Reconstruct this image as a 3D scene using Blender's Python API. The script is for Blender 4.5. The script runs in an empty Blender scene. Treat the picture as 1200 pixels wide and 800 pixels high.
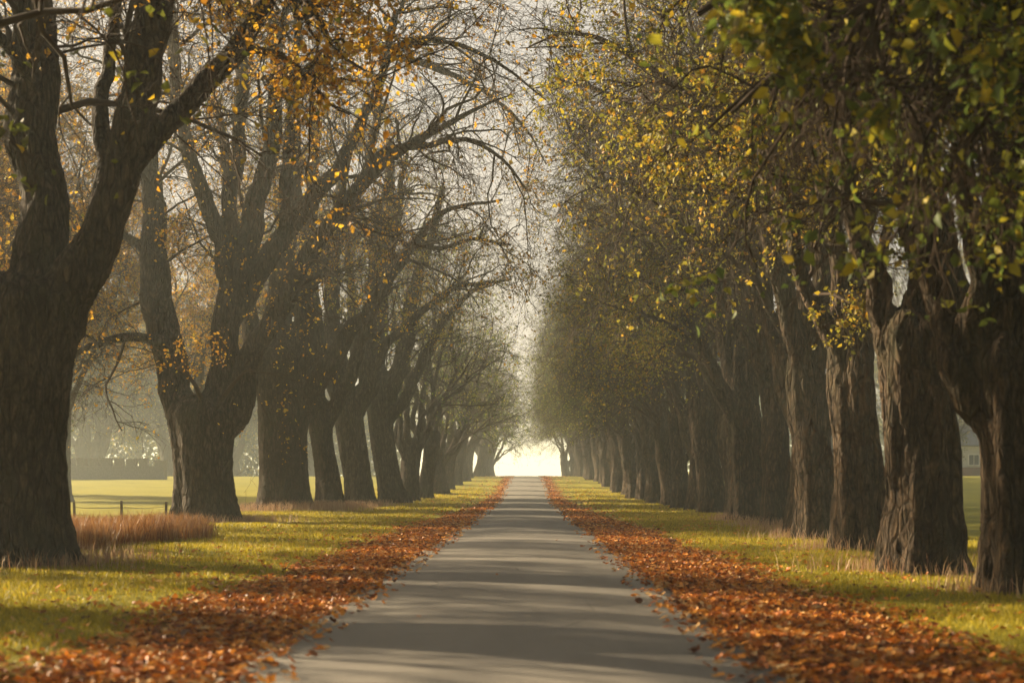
import bpy, math
import numpy as np
from mathutils import noise as mnoise, Vector

R = math.radians
F, CX, CY, EYE = 1667.0, 619.0, 563.0, 1.35      # lens in photo pixels, vanishing point, eye height
scene = bpy.context.scene
col = scene.collection
SUN_EL, SUN_AZ = 19.0, 28.0                       # elevation; degrees ahead of square-left

# ------------------------------------------------------------------ helpers
def tag(o, label=None, cat=None, group=None, kind=None):
    if label: o['label'] = label
    if cat: o['category'] = cat
    if group: o['group'] = group
    if kind: o['kind'] = kind
    return o

def link(name, me, mat=None, parent=None, loc=None, rz=None):
    o = bpy.data.objects.new(name, me)
    col.objects.link(o)
    if mat is not None:
        for m in (mat if isinstance(mat, (list, tuple)) else [mat]):
            if m.name not in [x.name for x in me.materials if x]:
                me.materials.append(m)
    if parent: o.parent = parent
    if loc is not None: o.location = loc
    if rz is not None: o.rotation_euler = (0, 0, rz)
    return o

def empty(name, loc, rz=0.0, scale=(1, 1, 1)):
    o = bpy.data.objects.new(name, None)
    col.objects.link(o)
    o.location = loc; o.rotation_euler = (0, 0, rz); o.scale = scale
    o.empty_display_size = 0.3
    return o

def mesh_np(name, verts, groups, smooth=True, mats=None):
    """groups: list of (faces int array (N,k), material index)"""
    me = bpy.data.meshes.new(name)
    verts = np.asarray(verts, np.float32)
    me.vertices.add(len(verts)); me.vertices.foreach_set('co', verts.ravel())
    groups = [(np.asarray(f, np.int32), m) for f, m in groups if len(f)]
    nl = sum(f.size for f, _ in groups); npoly = sum(len(f) for f, _ in groups)
    me.loops.add(nl); me.polygons.add(npoly)
    me.loops.foreach_set('vertex_index', np.concatenate([f.ravel() for f, _ in groups]))
    starts, tot, mi, off = [], [], [], 0
    for f, m in groups:
        k = f.shape[1]
        starts.append(off + np.arange(len(f)) * k); off += f.size
        mi.append(np.full(len(f), m))
    me.polygons.foreach_set('loop_start', np.concatenate(starts).astype(np.int32))
    me.polygons.foreach_set('material_index', np.concatenate(mi).astype(np.int32))
    me.polygons.foreach_set('use_smooth', np.full(npoly, smooth))
    me.update(calc_edges=True)
    me.validate()
    for m in mats or []: me.materials.append(m)
    return me

def norm(v):
    return v / np.maximum(np.linalg.norm(v, axis=-1, keepdims=True), 1e-9)

def smooth(a, b, x):
    t = np.clip((np.asarray(x, float) - a) / (b - a), 0, 1)
    return t * t * (3 - 2 * t)

# cheap vectorised value noise for terrain and scatter masks
_prng = np.random.default_rng(77)
_tab = _prng.random((256, 256))
def vnoise(x, y):
    xi = np.floor(x).astype(int); yi = np.floor(y).astype(int)
    fx = x - xi; fy = y - yi
    fx = fx * fx * (3 - 2 * fx); fy = fy * fy * (3 - 2 * fy)
    g = lambda a, b: _tab[a % 256, b % 256]
    return (g(xi, yi) * (1 - fx) + g(xi + 1, yi) * fx) * (1 - fy) + (g(xi, yi + 1) * (1 - fx) + g(xi + 1, yi + 1) * fx) * fy

# ------------------------------------------------------------------ terrain
ROAD_X, ROAD_W = -0.17, 3.9
def profile(y):
    y = np.asarray(y, float)
    return 1.85 * smooth(85, 172, y) - 2.2 * smooth(178, 330, y)

def gz(x, y):
    x = np.asarray(x, float); y = np.asarray(y, float)
    a = np.abs(x - ROAD_X)
    far = smooth(2.0, 4.0, a)
    z = profile(y)
    z = z + far * ((vnoise(x * 0.9 + 40, y * 0.9 + 40) - 0.5) * 0.09 + (vnoise(x * 0.22 + 9, y * 0.22 + 9) - 0.5) * 0.16 * smooth(4, 8, a))
    z = z - 0.05 * (1 - smooth(1.6, 1.95, a))
    return z

# ------------------------------------------------------------------ materials
def new_mat(name):
    m = bpy.data.materials.new(name); m.use_nodes = True
    nt = m.node_tree; nt.nodes.clear()
    out = nt.nodes.new('ShaderNodeOutputMaterial')
    return m, nt, out

def nd(nt, t, **kw):
    n = nt.nodes.new(t)
    for k, v in kw.items():
        if k.startswith('i_'):
            key = k[2:]
            n.inputs[int(key) if key.isdigit() else key.replace('_', ' ')].default_value = v
        else: setattr(n, k, v)
    return n

def ramp(nt, fac, stops, interp='LINEAR'):
    n = nt.nodes.new('ShaderNodeValToRGB'); n.color_ramp.interpolation = interp
    e = n.color_ramp.elements
    while len(e) < len(stops): e.new(0.5)
    for el, (p, c) in zip(e, stops):
        el.position = p; el.color = (*c, 1) if len(c) == 3 else c
    nt.links.new(fac, n.inputs['Fac'])
    return n.outputs['Color']

def mixc(nt, fac, a, b, mode='MIX'):
    n = nt.nodes.new('ShaderNodeMix'); n.data_type = 'RGBA'; n.blend_type = mode
    for sock, val in ((n.inputs[0], fac), (n.inputs[6], a), (n.inputs[7], b)):
        if isinstance(val, (int, float)): sock.default_value = val
        elif isinstance(val, tuple): sock.default_value = (*val, 1) if len(val) == 3 else val
        else: nt.links.new(val, sock)
    return n.outputs[2]

def math_n(nt, op, a, b=0.0, clamp=False):
    n = nt.nodes.new('ShaderNodeMath'); n.operation = op; n.use_clamp = clamp
    for i, v in enumerate((a, b)):
        if isinstance(v, (int, float)): n.inputs[i].default_value = v
        else: nt.links.new(v, n.inputs[i])
    return n.outputs[0]

def mapped(nt, scale, coord='Object'):
    tc = nt.nodes.new('ShaderNodeTexCoord'); mp = nt.nodes.new('ShaderNodeMapping')
    mp.inputs['Scale'].default_value = scale
    nt.links.new(tc.outputs[coord], mp.inputs['Vector'])
    return mp.outputs['Vector']

def tex_noise(nt, vec, scale, detail=4, rough=0.55, dist=0.0):
    n = nd(nt, 'ShaderNodeTexNoise'); n.inputs['Scale'].default_value = scale
    n.inputs['Detail'].default_value = detail; n.inputs['Roughness'].default_value = rough
    n.inputs['Distortion'].default_value = dist
    nt.links.new(vec, n.inputs['Vector'])
    return n.outputs['Fac']

def principled(nt, out, colour, rough=0.9, normal=None, spec=0.3):
    p = nt.nodes.new('ShaderNodeBsdfPrincipled')
    if isinstance(colour, tuple): p.inputs['Base Color'].default_value = (*colour, 1)
    else: nt.links.new(colour, p.inputs['Base Color'])
    if isinstance(rough, (int, float)): p.inputs['Roughness'].default_value = rough
    else: nt.links.new(rough, p.inputs['Roughness'])
    p.inputs['Specular IOR Level'].default_value = spec
    if normal is not None: nt.links.new(normal, p.inputs['Normal'])
    nt.links.new(p.outputs['BSDF'], out.inputs['Surface'])
    return p

def bump(nt, h, strength, dist, normal=None):
    b = nt.nodes.new('ShaderNodeBump'); b.inputs['Strength'].default_value = strength
    b.inputs['Distance'].default_value = dist
    nt.links.new(h, b.inputs['Height'])
    if normal is not None: nt.links.new(normal, b.inputs['Normal'])
    return b.outputs['Normal']

def bark_material(name, dark, mid, light, moss):
    m, nt, out = new_mat(name)
    v = mapped(nt, (1, 1, 0.26))
    v2 = mapped(nt, (1, 1, 0.6))
    furrow = tex_noise(nt, v, 9.0, 6, 0.62, 0.6)
    plate = tex_noise(nt, v2, 26.0, 4, 0.6, 0.3)
    patch = tex_noise(nt, mapped(nt, (1, 1, 0.5)), 1.1, 4, 0.6)
    c = ramp(nt, furrow, [(0.36, dark), (0.52, mid), (0.68, light)])
    c = mixc(nt, 0.35, c, ramp(nt, plate, [(0.3, dark), (0.7, light)]))
    vo = nd(nt, 'ShaderNodeTexVoronoi'); vo.feature = 'DISTANCE_TO_EDGE'; vo.inputs['Scale'].default_value = 10.0
    nt.links.new(mixc(nt, 0.10, mapped(nt, (1, 1, 0.28)), nd(nt, 'ShaderNodeTexNoise', i_Scale=5.0, i_Detail=5.0).outputs['Color']), vo.inputs['Vector'])
    fis = ramp(nt, vo.outputs['Distance'], [(0.0, (0.35, 0.35, 0.35)), (0.2, (1, 1, 1))])
    c = mixc(nt, fis, dark, c)
    mm = ramp(nt, patch, [(0.52, (0, 0, 0)), (0.72, (0.75, 0.75, 0.75))])
    c = mixc(nt, mm, c, moss)
    h = math_n(nt, 'ADD', math_n(nt, 'MULTIPLY', furrow, 0.8), math_n(nt, 'ADD', math_n(nt, 'MULTIPLY', plate, 0.35), math_n(nt, 'MULTIPLY', fis, 0.7)))
    principled(nt, out, c, 0.92, bump(nt, h, 1.0, 0.09), 0.15)
    return m

M = {}
M['bark_left'] = bark_material('bark_grey_brown', (0.012, 0.009, 0.006), (0.05, 0.037, 0.026), (0.125, 0.092, 0.064), (0.045, 0.045, 0.026))
M['bark_right'] = bark_material('bark_warm_brown', (0.011, 0.008, 0.005), (0.05, 0.034, 0.021), (0.15, 0.10, 0.057), (0.04, 0.04, 0.02))

m, nt, out = new_mat('twig'); M['twig'] = m
principled(nt, out, (0.045, 0.029, 0.016), 0.85, None, 0.2)

def leaf_material(name, stops, trans=0.5):
    m, nt, out = new_mat(name)
    g = nd(nt, 'ShaderNodeNewGeometry'); oi = nd(nt, 'ShaderNodeObjectInfo')
    c = ramp(nt, g.outputs['Random Per Island'], stops)
    c = mixc(nt, 0.9, c, oi.outputs['Color'], 'MULTIPLY')
    d = nd(nt, 'ShaderNodeBsdfPrincipled'); d.inputs['Roughness'].default_value = 0.5
    d.inputs['Specular IOR Level'].default_value = 0.25
    nt.links.new(c, d.inputs['Base Color'])
    t = nd(nt, 'ShaderNodeBsdfTranslucent'); nt.links.new(c, t.inputs['Color'])
    mx = nd(nt, 'ShaderNodeMixShader'); mx.inputs[0].default_value = trans
    nt.links.new(d.outputs[0], mx.inputs[1]); nt.links.new(t.outputs[0], mx.inputs[2])
    nt.links.new(mx.outputs[0], out.inputs['Surface'])
    return m
M['leaf_orange'] = leaf_material('leaf_orange', [(0, (0.34, 0.15, 0.014)), (0.35, (0.58, 0.30, 0.022)), (0.7, (0.68, 0.41, 0.035)), (1, (0.34, 0.30, 0.04))])
M['leaf_yellow'] = leaf_material('leaf_yellow', [(0, (0.10, 0.115, 0.02)), (0.4, (0.22, 0.215, 0.024)), (0.78, (0.38, 0.30, 0.026)), (1, (0.36, 0.19, 0.022))])
M['leaf_green'] = leaf_material('leaf_green', [(0, (0.05, 0.075, 0.02)), (0.55, (0.10, 0.13, 0.025)), (0.82, (0.24, 0.23, 0.03)), (1, (0.5, 0.38, 0.03))])
M['leaf_near'] = leaf_material('leaf_near', [(0, (0.09, 0.14, 0.03)), (0.5, (0.17, 0.21, 0.03)), (0.8, (0.36, 0.33, 0.03)), (1, (0.5, 0.38, 0.03))])
M['leaf_fallen'] = leaf_material('leaf_fallen', [(0, (0.08, 0.03, 0.014)), (0.22, (0.28, 0.09, 0.02)), (0.5, (0.56, 0.18, 0.025)), (0.82, (0.72, 0.32, 0.045)), (1, (0.66, 0.46, 0.22))], 0.2)
M['blade_green'] = leaf_material('blade_green', [(0, (0.18, 0.165, 0.015)), (0.5, (0.40, 0.325, 0.02)), (1, (0.56, 0.43, 0.04))], 0.4)
M['blade_brown'] = leaf_material('blade_brown', [(0, (0.18, 0.075, 0.03)), (0.5, (0.32, 0.15, 0.05)), (1, (0.46, 0.27, 0.10))], 0.3)
M['blade_straw'] = leaf_material('blade_straw', [(0, (0.33, 0.17, 0.10)), (0.5, (0.46, 0.29, 0.17)), (1, (0.56, 0.42, 0.25))], 0.35)

# road: worn pale asphalt
m, nt, out = new_mat('asphalt'); M['asphalt'] = m
vo = mapped(nt, (1, 1, 1))
grain = tex_noise(nt, vo, 140, 3, 0.7); blot = tex_noise(nt, mapped(nt, (1, 0.35, 1)), 1.3, 5, 0.6)
big = tex_noise(nt, mapped(nt, (1.6, 0.08, 1)), 1.0, 4, 0.6)
c = ramp(nt, blot, [(0.3, (0.185, 0.168, 0.14)), (0.7, (0.31, 0.282, 0.232))])
c = mixc(nt, 0.4, c, ramp(nt, big, [(0.35, (0.15, 0.135, 0.11)), (0.65, (0.31, 0.275, 0.215))]))
c = mixc(nt, 0.5, c, ramp(nt, grain, [(0.3, (0.07, 0.064, 0.055)), (0.55, (0.2, 0.182, 0.15)), (0.8, (0.38, 0.35, 0.29))]))
vor = nd(nt, 'ShaderNodeTexVoronoi'); vor.feature = 'DISTANCE_TO_EDGE'; vor.inputs['Scale'].default_value = 0.55
nt.links.new(mixc(nt, 0.12, vo, nd(nt, 'ShaderNodeTexNoise', i_Scale=2.0, i_Detail=4.0).outputs['Color']), vor.inputs['Vector'])
crack = ramp(nt, vor.outputs['Distance'], [(0.0, (1, 1, 1)), (0.012, (0, 0, 0))])
crack = mixc(nt, ramp(nt, blot, [(0.48, (0, 0, 0)), (0.6, (1, 1, 1))]), (0, 0, 0), crack)
c = mixc(nt, math_n(nt, 'MULTIPLY', crack, 0.6), c, (0.035, 0.032, 0.03))
principled(nt, out, c, 0.75, bump(nt, grain, 0.35, 0.006), 0.35)

# ground: turf, leaf litter beside the road, bare soil flecks
m, nt, out = new_mat('turf'); M['turf'] = m
vo = mapped(nt, (1, 1, 1))
n1 = tex_noise(nt, vo, 0.35, 5, 0.6); n2 = tex_noise(nt, vo, 7, 5, 0.65); n3 = tex_noise(nt, vo, 45, 3, 0.7)
c = ramp(nt, n1, [(0.3, (0.19, 0.17, 0.016)), (0.5, (0.36, 0.29, 0.02)), (0.72, (0.46, 0.35, 0.035))])
c = mixc(nt, 0.5, c, ramp(nt, n2, [(0.3, (0.085, 0.1, 0.018)), (0.6, (0.3, 0.28, 0.03)), (0.8, (0.34, 0.25, 0.07))]))
c = mixc(nt, 0.35, c, ramp(nt, n3, [(0.3, (0.06, 0.07, 0.015)), (0.7, (0.36, 0.33, 0.05))]))
sx = nd(nt, 'ShaderNodeSeparateXYZ'); nt.links.new(vo, sx.inputs[0])
ax = math_n(nt, 'ABSOLUTE', math_n(nt, 'SUBTRACT', sx.outputs[0], ROAD_X + 0.2))
edge = math_n(nt, 'ADD', ax, math_n(nt, 'MULTIPLY', math_n(nt, 'SUBTRACT', tex_noise(nt, vo, 1.4, 4, 0.6), 0.5), 1.6))
mr = nd(nt, 'ShaderNodeMapRange'); mr.inputs[1].default_value = 18; mr.inputs[2].default_value = 75; mr.inputs[4].default_value = 1.1; nt.links.new(sx.outputs[1], mr.inputs[0])
edge = math_n(nt, 'ADD', edge, mr.outputs[0])
lit = ramp(nt, math_n(nt, 'MULTIPLY', edge, 0.1), [(0.31, (1, 1, 1)), (0.40, (0, 0, 0))])
litc = ramp(nt, n3, [(0.25, (0.05, 0.02, 0.01)), (0.5, (0.2, 0.065, 0.02)), (0.75, (0.34, 0.13, 0.035))])
c = mixc(nt, lit, c, litc)
principled(nt, out, c, 0.95, bump(nt, math_n(nt, 'ADD', n2, n3), 0.6, 0.04), 0.1)

def plain(name, colour, rough=0.8, var=0.25, scale=6.0, spec=0.3):
    m, nt, out = new_mat(name)
    n = tex_noise(nt, mapped(nt, (1, 1, 1)), scale, 5, 0.6)
    lo = tuple(x * (1 - var) for x in colour); hi = tuple(min(1, x * (1 + var)) for x in colour)
    principled(nt, out, ramp(nt, n, [(0.3, lo), (0.7, hi)]), rough, bump(nt, n, 0.4, 0.02), spec)
    M[name] = m
    return m
plain('stone', (0.16, 0.15, 0.135)); plain('coping', (0.24, 0.23, 0.21)); plain('post_wood', (0.12, 0.095, 0.07))
plain('wire', (0.2, 0.19, 0.18), 0.5); plain('white_paint', (0.75, 0.73, 0.7), 0.5, 0.06); plain('render_pale', (0.55, 0.53, 0.49), 0.85, 0.1)
plain('slate', (0.10, 0.105, 0.12), 0.6); plain('door_green', (0.08, 0.12, 0.1), 0.5)
m, nt, out = new_mat('brick'); M['brick'] = m
b = nd(nt, 'ShaderNodeTexBrick'); b.inputs['Scale'].default_value = 4.0
b.inputs['Color1'].default_value = (0.30, 0.13, 0.08, 1); b.inputs['Color2'].default_value = (0.22, 0.10, 0.065, 1); b.inputs['Mortar'].default_value = (0.35, 0.32, 0.28, 1)
tc = nd(nt, 'ShaderNodeTexCoord'); sp = nd(nt, 'ShaderNodeSeparateXYZ'); cb = nd(nt, 'ShaderNodeCombineXYZ')
nt.links.new(tc.outputs['Object'], sp.inputs[0]); nt.links.new(math_n(nt, 'ADD', sp.outputs[0], sp.outputs[1]), cb.inputs[0]); nt.links.new(sp.outputs[2], cb.inputs[1])
nt.links.new(cb.outputs[0], b.inputs['Vector']); principled(nt, out, b.outputs['Color'], 0.9)
m, nt, out = new_mat('glass'); M['glass'] = m
principled(nt, out, (0.05, 0.06, 0.07), 0.08, None, 0.6)

# ------------------------------------------------------------------ ground and road
def grid_axis(parts):
    a = []
    for lo, hi, st in parts: a.extend(np.arange(lo, hi, st))
    return np.array(a + [parts[-1][1]])
gx = grid_axis([(-1400, -200, 100), (-200, -60, 10), (-60, -16, 2), (-16, 14, 0.3), (14, 60, 2), (60, 200, 10), (200, 1400, 100)])
gy = grid_axis([(-60, 4, 4), (4, 60, 0.3), (60, 180, 1.5), (180, 400, 10), (400, 1500, 100)])
X, Y = np.meshgrid(gx, gy, indexing='ij')
V = np.stack([X, Y, gz(X, Y)], -1).reshape(-1, 3)
nx, ny = len(gx), len(gy)
I, J = np.meshgrid(np.arange(nx - 1), np.arange(ny - 1), indexing='ij')
q = np.stack([I * ny + J, (I + 1) * ny + J, (I + 1) * ny + J + 1, I * ny + J + 1], -1).reshape(-1, 4)
tag(link('ground', mesh_np('ground', V, [(q, 0)]), M['turf']), 'grassy ground and open fields either side of the road', 'ground', kind='structure')

ry = grid_axis([(-55, 4, 3), (4, 60, 0.25), (60, 240, 1.5)])
us = np.linspace(-1, 1, 17)
rng = np.random.default_rng(5)
rv = []
for k, u in enumerate(us):
    jag = (0.10 * (vnoise(ry * 1.7 + 3, ry * 0 + 7 * (u > 0)) - 0.5) + 0.05 * (vnoise(ry * 6 + 3, ry * 0 + 17 * (u > 0)) - 0.5)) * (abs(u) > 0.98)
    x = ROAD_X + u * ROAD_W / 2 + jag * 1.0
    z = profile(ry) + 0.012 + 0.05 * (1 - u * u) + 0.018 * (vnoise(np.full_like(ry, u * 1.2 + 30), ry * 0.35) - 0.5)
    rv.append(np.stack([x + 0 * ry, ry, z], -1))
for side in (0, -1):
    e = rv[side].copy(); e[:, 2] -= 0.1; e[:, 0] += (-0.03 if side == 0 else 0.03)
    rv.insert(0, e) if side == 0 else rv.append(e)
rv = np.array(rv); n1_, n2_ = rv.shape[:2]
I, J = np.meshgrid(np.arange(n1_ - 1), np.arange(n2_ - 1), indexing='ij')
q = np.stack([I * n2_ + J, (I + 1) * n2_ + J, (I + 1) * n2_ + J + 1, I * n2_ + J + 1], -1).reshape(-1, 4)
tag(link('road', mesh_np('road', rv.reshape(-1, 3), [(q, 0)]), M['asphalt']), 'straight narrow grey asphalt road between two rows of trees', 'road', kind='structure')

# ------------------------------------------------------------------ trees
def tubes(P, Rr, sides):
    """P (B,n,3), Rr (B,n) -> verts, quads"""
    B, n = P.shape[:2]
    T = norm(np.gradient(P, axis=1))
    md = norm(P[:, -1] - P[:, 0])
    ref = np.where(np.abs(md[:, 2:3]) > 0.8, np.array([[1.0, 0, 0]]), np.array([[0, 0, 1.0]]))[:, None, :]
    U = norm(np.cross(T, np.broadcast_to(ref, T.shape))); W = np.cross(T, U)
    a = np.arange(sides) * 2 * math.pi / sides
    V = P[:, :, None, :] + Rr[:, :, None, None] * (np.cos(a)[None, None, :, None] * U[:, :, None, :] + np.sin(a)[None, None, :, None] * W[:, :, None, :])
    idx = np.arange(B * n * sides).reshape(B, n, sides)
    nxt = np.roll(idx, -1, axis=2)
    q = np.stack([idx[:, :-1], nxt[:, :-1], nxt[:, 1:], idx[:, 1:]], -1).reshape(-1, 4)
    return V.reshape(-1, 3), q

def grow(rng, p, d, L, r0, n, wig, grav, end=0.35):
    B = len(p); P = np.zeros((B, n, 3)); P[:, 0] = p
    d = norm(d); st = (L / (n - 1))[:, None]
    for k in range(1, n):
        d = norm(d + wig * rng.normal(size=(B, 3)) + np.array([0, 0, -grav]) * (k / n))
        P[:, k] = P[:, k - 1] + d * st
    t = np.linspace(0, 1, n)[None]
    return P, r0[:, None] * (1 - (1 - end) * t)

def spawn(rng, P, Rr, per, t0, t1, ang, lift=0.0):
    B, n = P.shape[:2]
    i = np.repeat(np.arange(B), per); N = len(i)
    t = (t0 + (t1 - t0) * rng.random(N)) * (n - 1)
    k = np.minimum(t.astype(int), n - 2); f = (t - k)[:, None]
    p = P[i, k] * (1 - f) + P[i, k + 1] * f
    tan = norm(P[i, k + 1] - P[i, k])
    perp = rng.normal(size=(N, 3)); perp -= tan * (perp * tan).sum(1, keepdims=True); perp = norm(perp)
    a = R(ang) * (0.7 + 0.6 * rng.random(N))[:, None]
    d = tan * np.cos(a) + perp * np.sin(a) + np.array([0, 0, lift])
    r = Rr[i, k] * (1 - f[:, 0]) + Rr[i, k + 1] * f[:, 0]
    return p, norm(d), r, i

def leaves(rng, p, size, droop=0.5):
    """small folded pointed leaves: 6 verts, 4 tris each"""
    N = len(p)
    ax = norm(rng.normal(size=(N, 3)) + np.array([0, 0, -droop]))
    sd = rng.normal(size=(N, 3)); sd = norm(sd - ax * (sd * ax).sum(1, keepdims=True))
    nm = np.cross(ax, sd)
    s = size * (0.45 + 1.05 * rng.random(N) ** 1.3)[:, None]
    o = p + rng.normal(size=(N, 3)) * 0.03
    w = 0.36
    v = np.stack([o, o + s * (0.4 * ax + w * sd + 0.16 * nm), o + s * (0.8 * ax + w * 0.55 * sd + 0.10 * nm), o + s * ax * 1.05 - s * 0.08 * nm,
                  o + s * (0.8 * ax - w * 0.55 * sd + 0.10 * nm), o + s * (0.4 * ax - w * sd + 0.16 * nm), o + s * 0.45 * ax], 1)
    b = (np.arange(N) * 7)[:, None]
    tris = np.concatenate([b + np.array([[6, 0, 1]]), b + np.array([[6, 1, 2]]), b + np.array([[6, 2, 3]]), b + np.array([[6, 3, 4]]), b + np.array([[6, 4, 5]]), b + np.array([[6, 5, 0]])])
    return v.reshape(-1, 3), tris

def spline(pts, step):
    """Catmull-Rom through (x,y,z,r) points"""
    P = np.asarray(pts, float)
    P = np.vstack([2 * P[0] - P[1], P, 2 * P[-1] - P[-2]])
    out = []
    for i in range(1, len(P) - 2):
        p0, p1, p2, p3 = P[i - 1:i + 3]
        n = max(2, int(np.linalg.norm((p2 - p1)[:3]) / step))
        for t in np.arange(n) / n:
            out.append(0.5 * ((2 * p1) + (-p0 + p2) * t + (2 * p0 - 5 * p1 + 4 * p2 - p3) * t * t + (-p0 + 3 * p1 - 3 * p2 + p3) * t ** 3))
    out.append(P[-2])
    o = np.array(out); o[:, 3] = np.maximum(o[:, 3], 0.012)
    return o

def ring_tube(path, sides, rng, flute=0.0, flare=0.0):
    """closed tube mesh (verts, quads, caps) from path (n,4), with fluting and a flared foot"""
    P = path[:, :3]; n = len(P)
    V, q = tubes(P[None], np.ones((1, n)), sides)
    V = V.reshape(n, sides, 3); dirv = V - P[:, None]
    a = np.arange(sides) * 2 * math.pi / sides
    ph = rng.random(4) * 6.28
    z = P[:, 2:3]
    rad = np.ones((n, sides))
    if flute:
        rad += flute * (0.6 * np.cos(3 * a + ph[0] + 0.25 * z) + 0.7 * np.cos(5 * a + ph[1] - 0.2 * z) + 0.55 * np.cos(8 * a + ph[2] + 0.15 * z))
    if flare:
        fl = np.exp(-np.maximum(z, -0.2) / 0.55)
        rad += flare * fl * (0.7 + 0.6 * np.cos(5 * a + ph[1]) + 0.4 * np.cos(8 * a + ph[2]))
    V = P[:, None] + dirv * (path[:, 3][:, None] * rad)[:, :, None]
    V = np.vstack([V.reshape(-1, 3), P[:1], P[-1:]])
    c0, c1 = n * sides, n * sides + 1
    k = np.arange(sides); kn = np.roll(k, -1)
    caps = np.concatenate([np.stack([np.full(sides, c0), kn, k], 1), np.stack([np.full(sides, c1), (n - 1) * sides + k, (n - 1) * sides + kn], 1)])
    return V, q, caps

def fbm_disp(co, no, amp1, amp2, seed, loc):
    """ridged vertical furrows pushed along the normal"""
    o = np.zeros(len(co))
    for i, (x, y, z) in enumerate(co):
        v = Vector((x * 1.7 + seed, y * 1.7, z * 0.32)); w = Vector((x * 6.5, y * 6.5 + seed, z * 1.5))
        u = Vector((x * 13.0 + seed, y * 13.0, z * 3.6))
        o[i] = loc[i] * (amp1 * mnoise.noise(v) + amp2 * (0.5 - abs(mnoise.noise(w)) * 2.2) + 0.5 * amp2 * (0.4 - abs(mnoise.noise(u)) * 2.0))
    return co + no * o[:, None]

def build_tree(spec, seed, voxel, leaf_n, leaf_size, bark, leafmat, dens=1.0, droop=0.12, disp=(0.10, 0.035), strands=0, l1len=3.4, leaf_zmin=2.5, xlim=None, tw=(8, 7, 2), start=0.28):
    """spec: {'trunk': [(x,y,z,r)..], 'limbs': [[(x,y,z,r)..]..]} -> list of (name, mesh)"""
    rng = np.random.default_rng(seed)
    trunk = spline(spec['trunk'], 0.3)
    limbs = [spline(l, 0.35) for l in spec['limbs']]
    for l in limbs:
        w = np.cumsum(rng.normal(size=(len(l), 3)) * 0.045, axis=0); w -= np.linspace(0, 1, len(l))[:, None] * w[-1]
        l[:, :3] += w * np.minimum(1, l[:, 3:4] * 6)
    Vs, groups, off, paths = [], [], 0, []
    def add(V, q, caps):
        nonlocal off
        Vs.append(V); groups.append((q + off, 0)); groups.append((caps + off, 0)); off += len(V)
    add(*ring_tube(trunk, 40, rng, spec.get('flute', 0.07), spec.get('flare', 0.3)))
    paths.append((0, trunk))
    rt = trunk[0, 3]
    for s in range(strands):
        th = 2 * math.pi * (s + 0.6 * rng.random()) / strands; hh = 2.6 + 3.5 * rng.random()
        zs = np.arange(-0.3, hh, 0.3); th0 = th; pts = []
        for z in zs:
            c = np.array([np.interp(z, trunk[:, 2], trunk[:, k]) for k in range(4)])
            th += rng.normal() * 0.035 + 0.012
            rr = c[3] * (0.93 + 0.28 * math.exp(-max(z, 0) / 0.45)) + 0.045 * math.sin(z * 1.7 + th0 * 3)
            pts.append((c[0] + rr * math.cos(th), c[1] + rr * math.sin(th), z, (0.075 + 0.05 * rng.random()) * (1.35 - 0.55 * z / hh)))
        add(*ring_tube(np.array(pts), 9, rng)); paths.append((0, np.array(pts)))
    thin = []
    for j, l in enumerate(limbs):
        k = int((l[:, 3] >= 1.25 * voxel).sum())
        if k >= 3:
            add(*ring_tube(l[:k], 14, rng, 0.06)); paths.append((j + 1, l[:k]))
            if k < len(l): thin.append(l[k - 2:])
        else: thin.append(l)
    me = mesh_np('tmp', np.vstack(Vs), groups)
    ob = bpy.data.objects.new('tmp', me); col.objects.link(ob)
    md = ob.modifiers.new('r', 'REMESH'); md.mode = 'VOXEL'; md.voxel_size = voxel
    sm = ob.modifiers.new('s', 'SMOOTH'); sm.factor = 0.5; sm.iterations = 2
    dg = bpy.context.evaluated_depsgraph_get()
    me2 = bpy.data.meshes.new_from_object(ob.evaluated_get(dg))
    nv = len(me2.vertices); co = np.empty(nv * 3, np.float32); no = np.empty(nv * 3, np.float32)
    me2.vertices.foreach_get('co', co); me2.vertices.foreach_get('normal', no)
    co = co.reshape(-1, 3); no = no.reshape(-1, 3)
    fq = np.empty(len(me2.loops), np.int32); me2.loops.foreach_get('vertex_index', fq)
    tot = np.empty(len(me2.polygons), np.int32); me2.polygons.foreach_get('loop_total', tot)
    fq = fq.reshape(-1, 4) if (tot == 4).all() else None
    bpy.data.objects.remove(ob); bpy.data.meshes.remove(me)
    # which limb does each vertex belong to (before displacement)
    best = np.full(nv, 1e9); who = np.zeros(nv, int); rl = np.ones(nv)
    for j, path in paths:
        for s in range(0, len(path) - 1):
            a, b = path[s, :3], path[s + 1, :3]; ab = b - a
            t = np.clip(((co - a) @ ab) / max(ab @ ab, 1e-9), 0, 1)
            rr = path[s, 3] * (1 - t) + path[s + 1, 3] * t
            dd = np.linalg.norm(co - (a + t[:, None] * ab), axis=1) / rr * (0.86 if j == 0 else 1.0)
            mk = dd < best; best[mk] = dd[mk]; who[mk] = j; rl[mk] = rr[mk]
    co = fbm_disp(co.astype(float), no, disp[0], disp[1], seed * 3.7, np.clip(rl / 0.5, 0.12, 1.0))
    fw = np.sort(who[fq], axis=1)[:, 1]
    outm = []
    for j in range(len(limbs) + 1):
        f = fq[fw == j]
        if len(f) < 12: continue
        u, inv = np.unique(f.ravel(), return_inverse=True)
        mm = mesh_np('trunk' if j == 0 else 'limb', co[u], [(inv.reshape(-1, 4), 0)], True, [bark])
        outm.append(('trunk' if j == 0 else 'limb', mm))
    bpy.data.meshes.remove(me2)
    # branching
    CV, CG, coff = [], [], 0
    def addc(V, f, mi):
        nonlocal coff
        CV.append(V); CG.append((f + coff, mi)); coff += len(V)
    for l in thin:
        if len(l) >= 2: addc(*tubes(l[None, :, :3], l[None, :, 3], 6), 0)
    p1, d1, r1 = [], [], []
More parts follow.
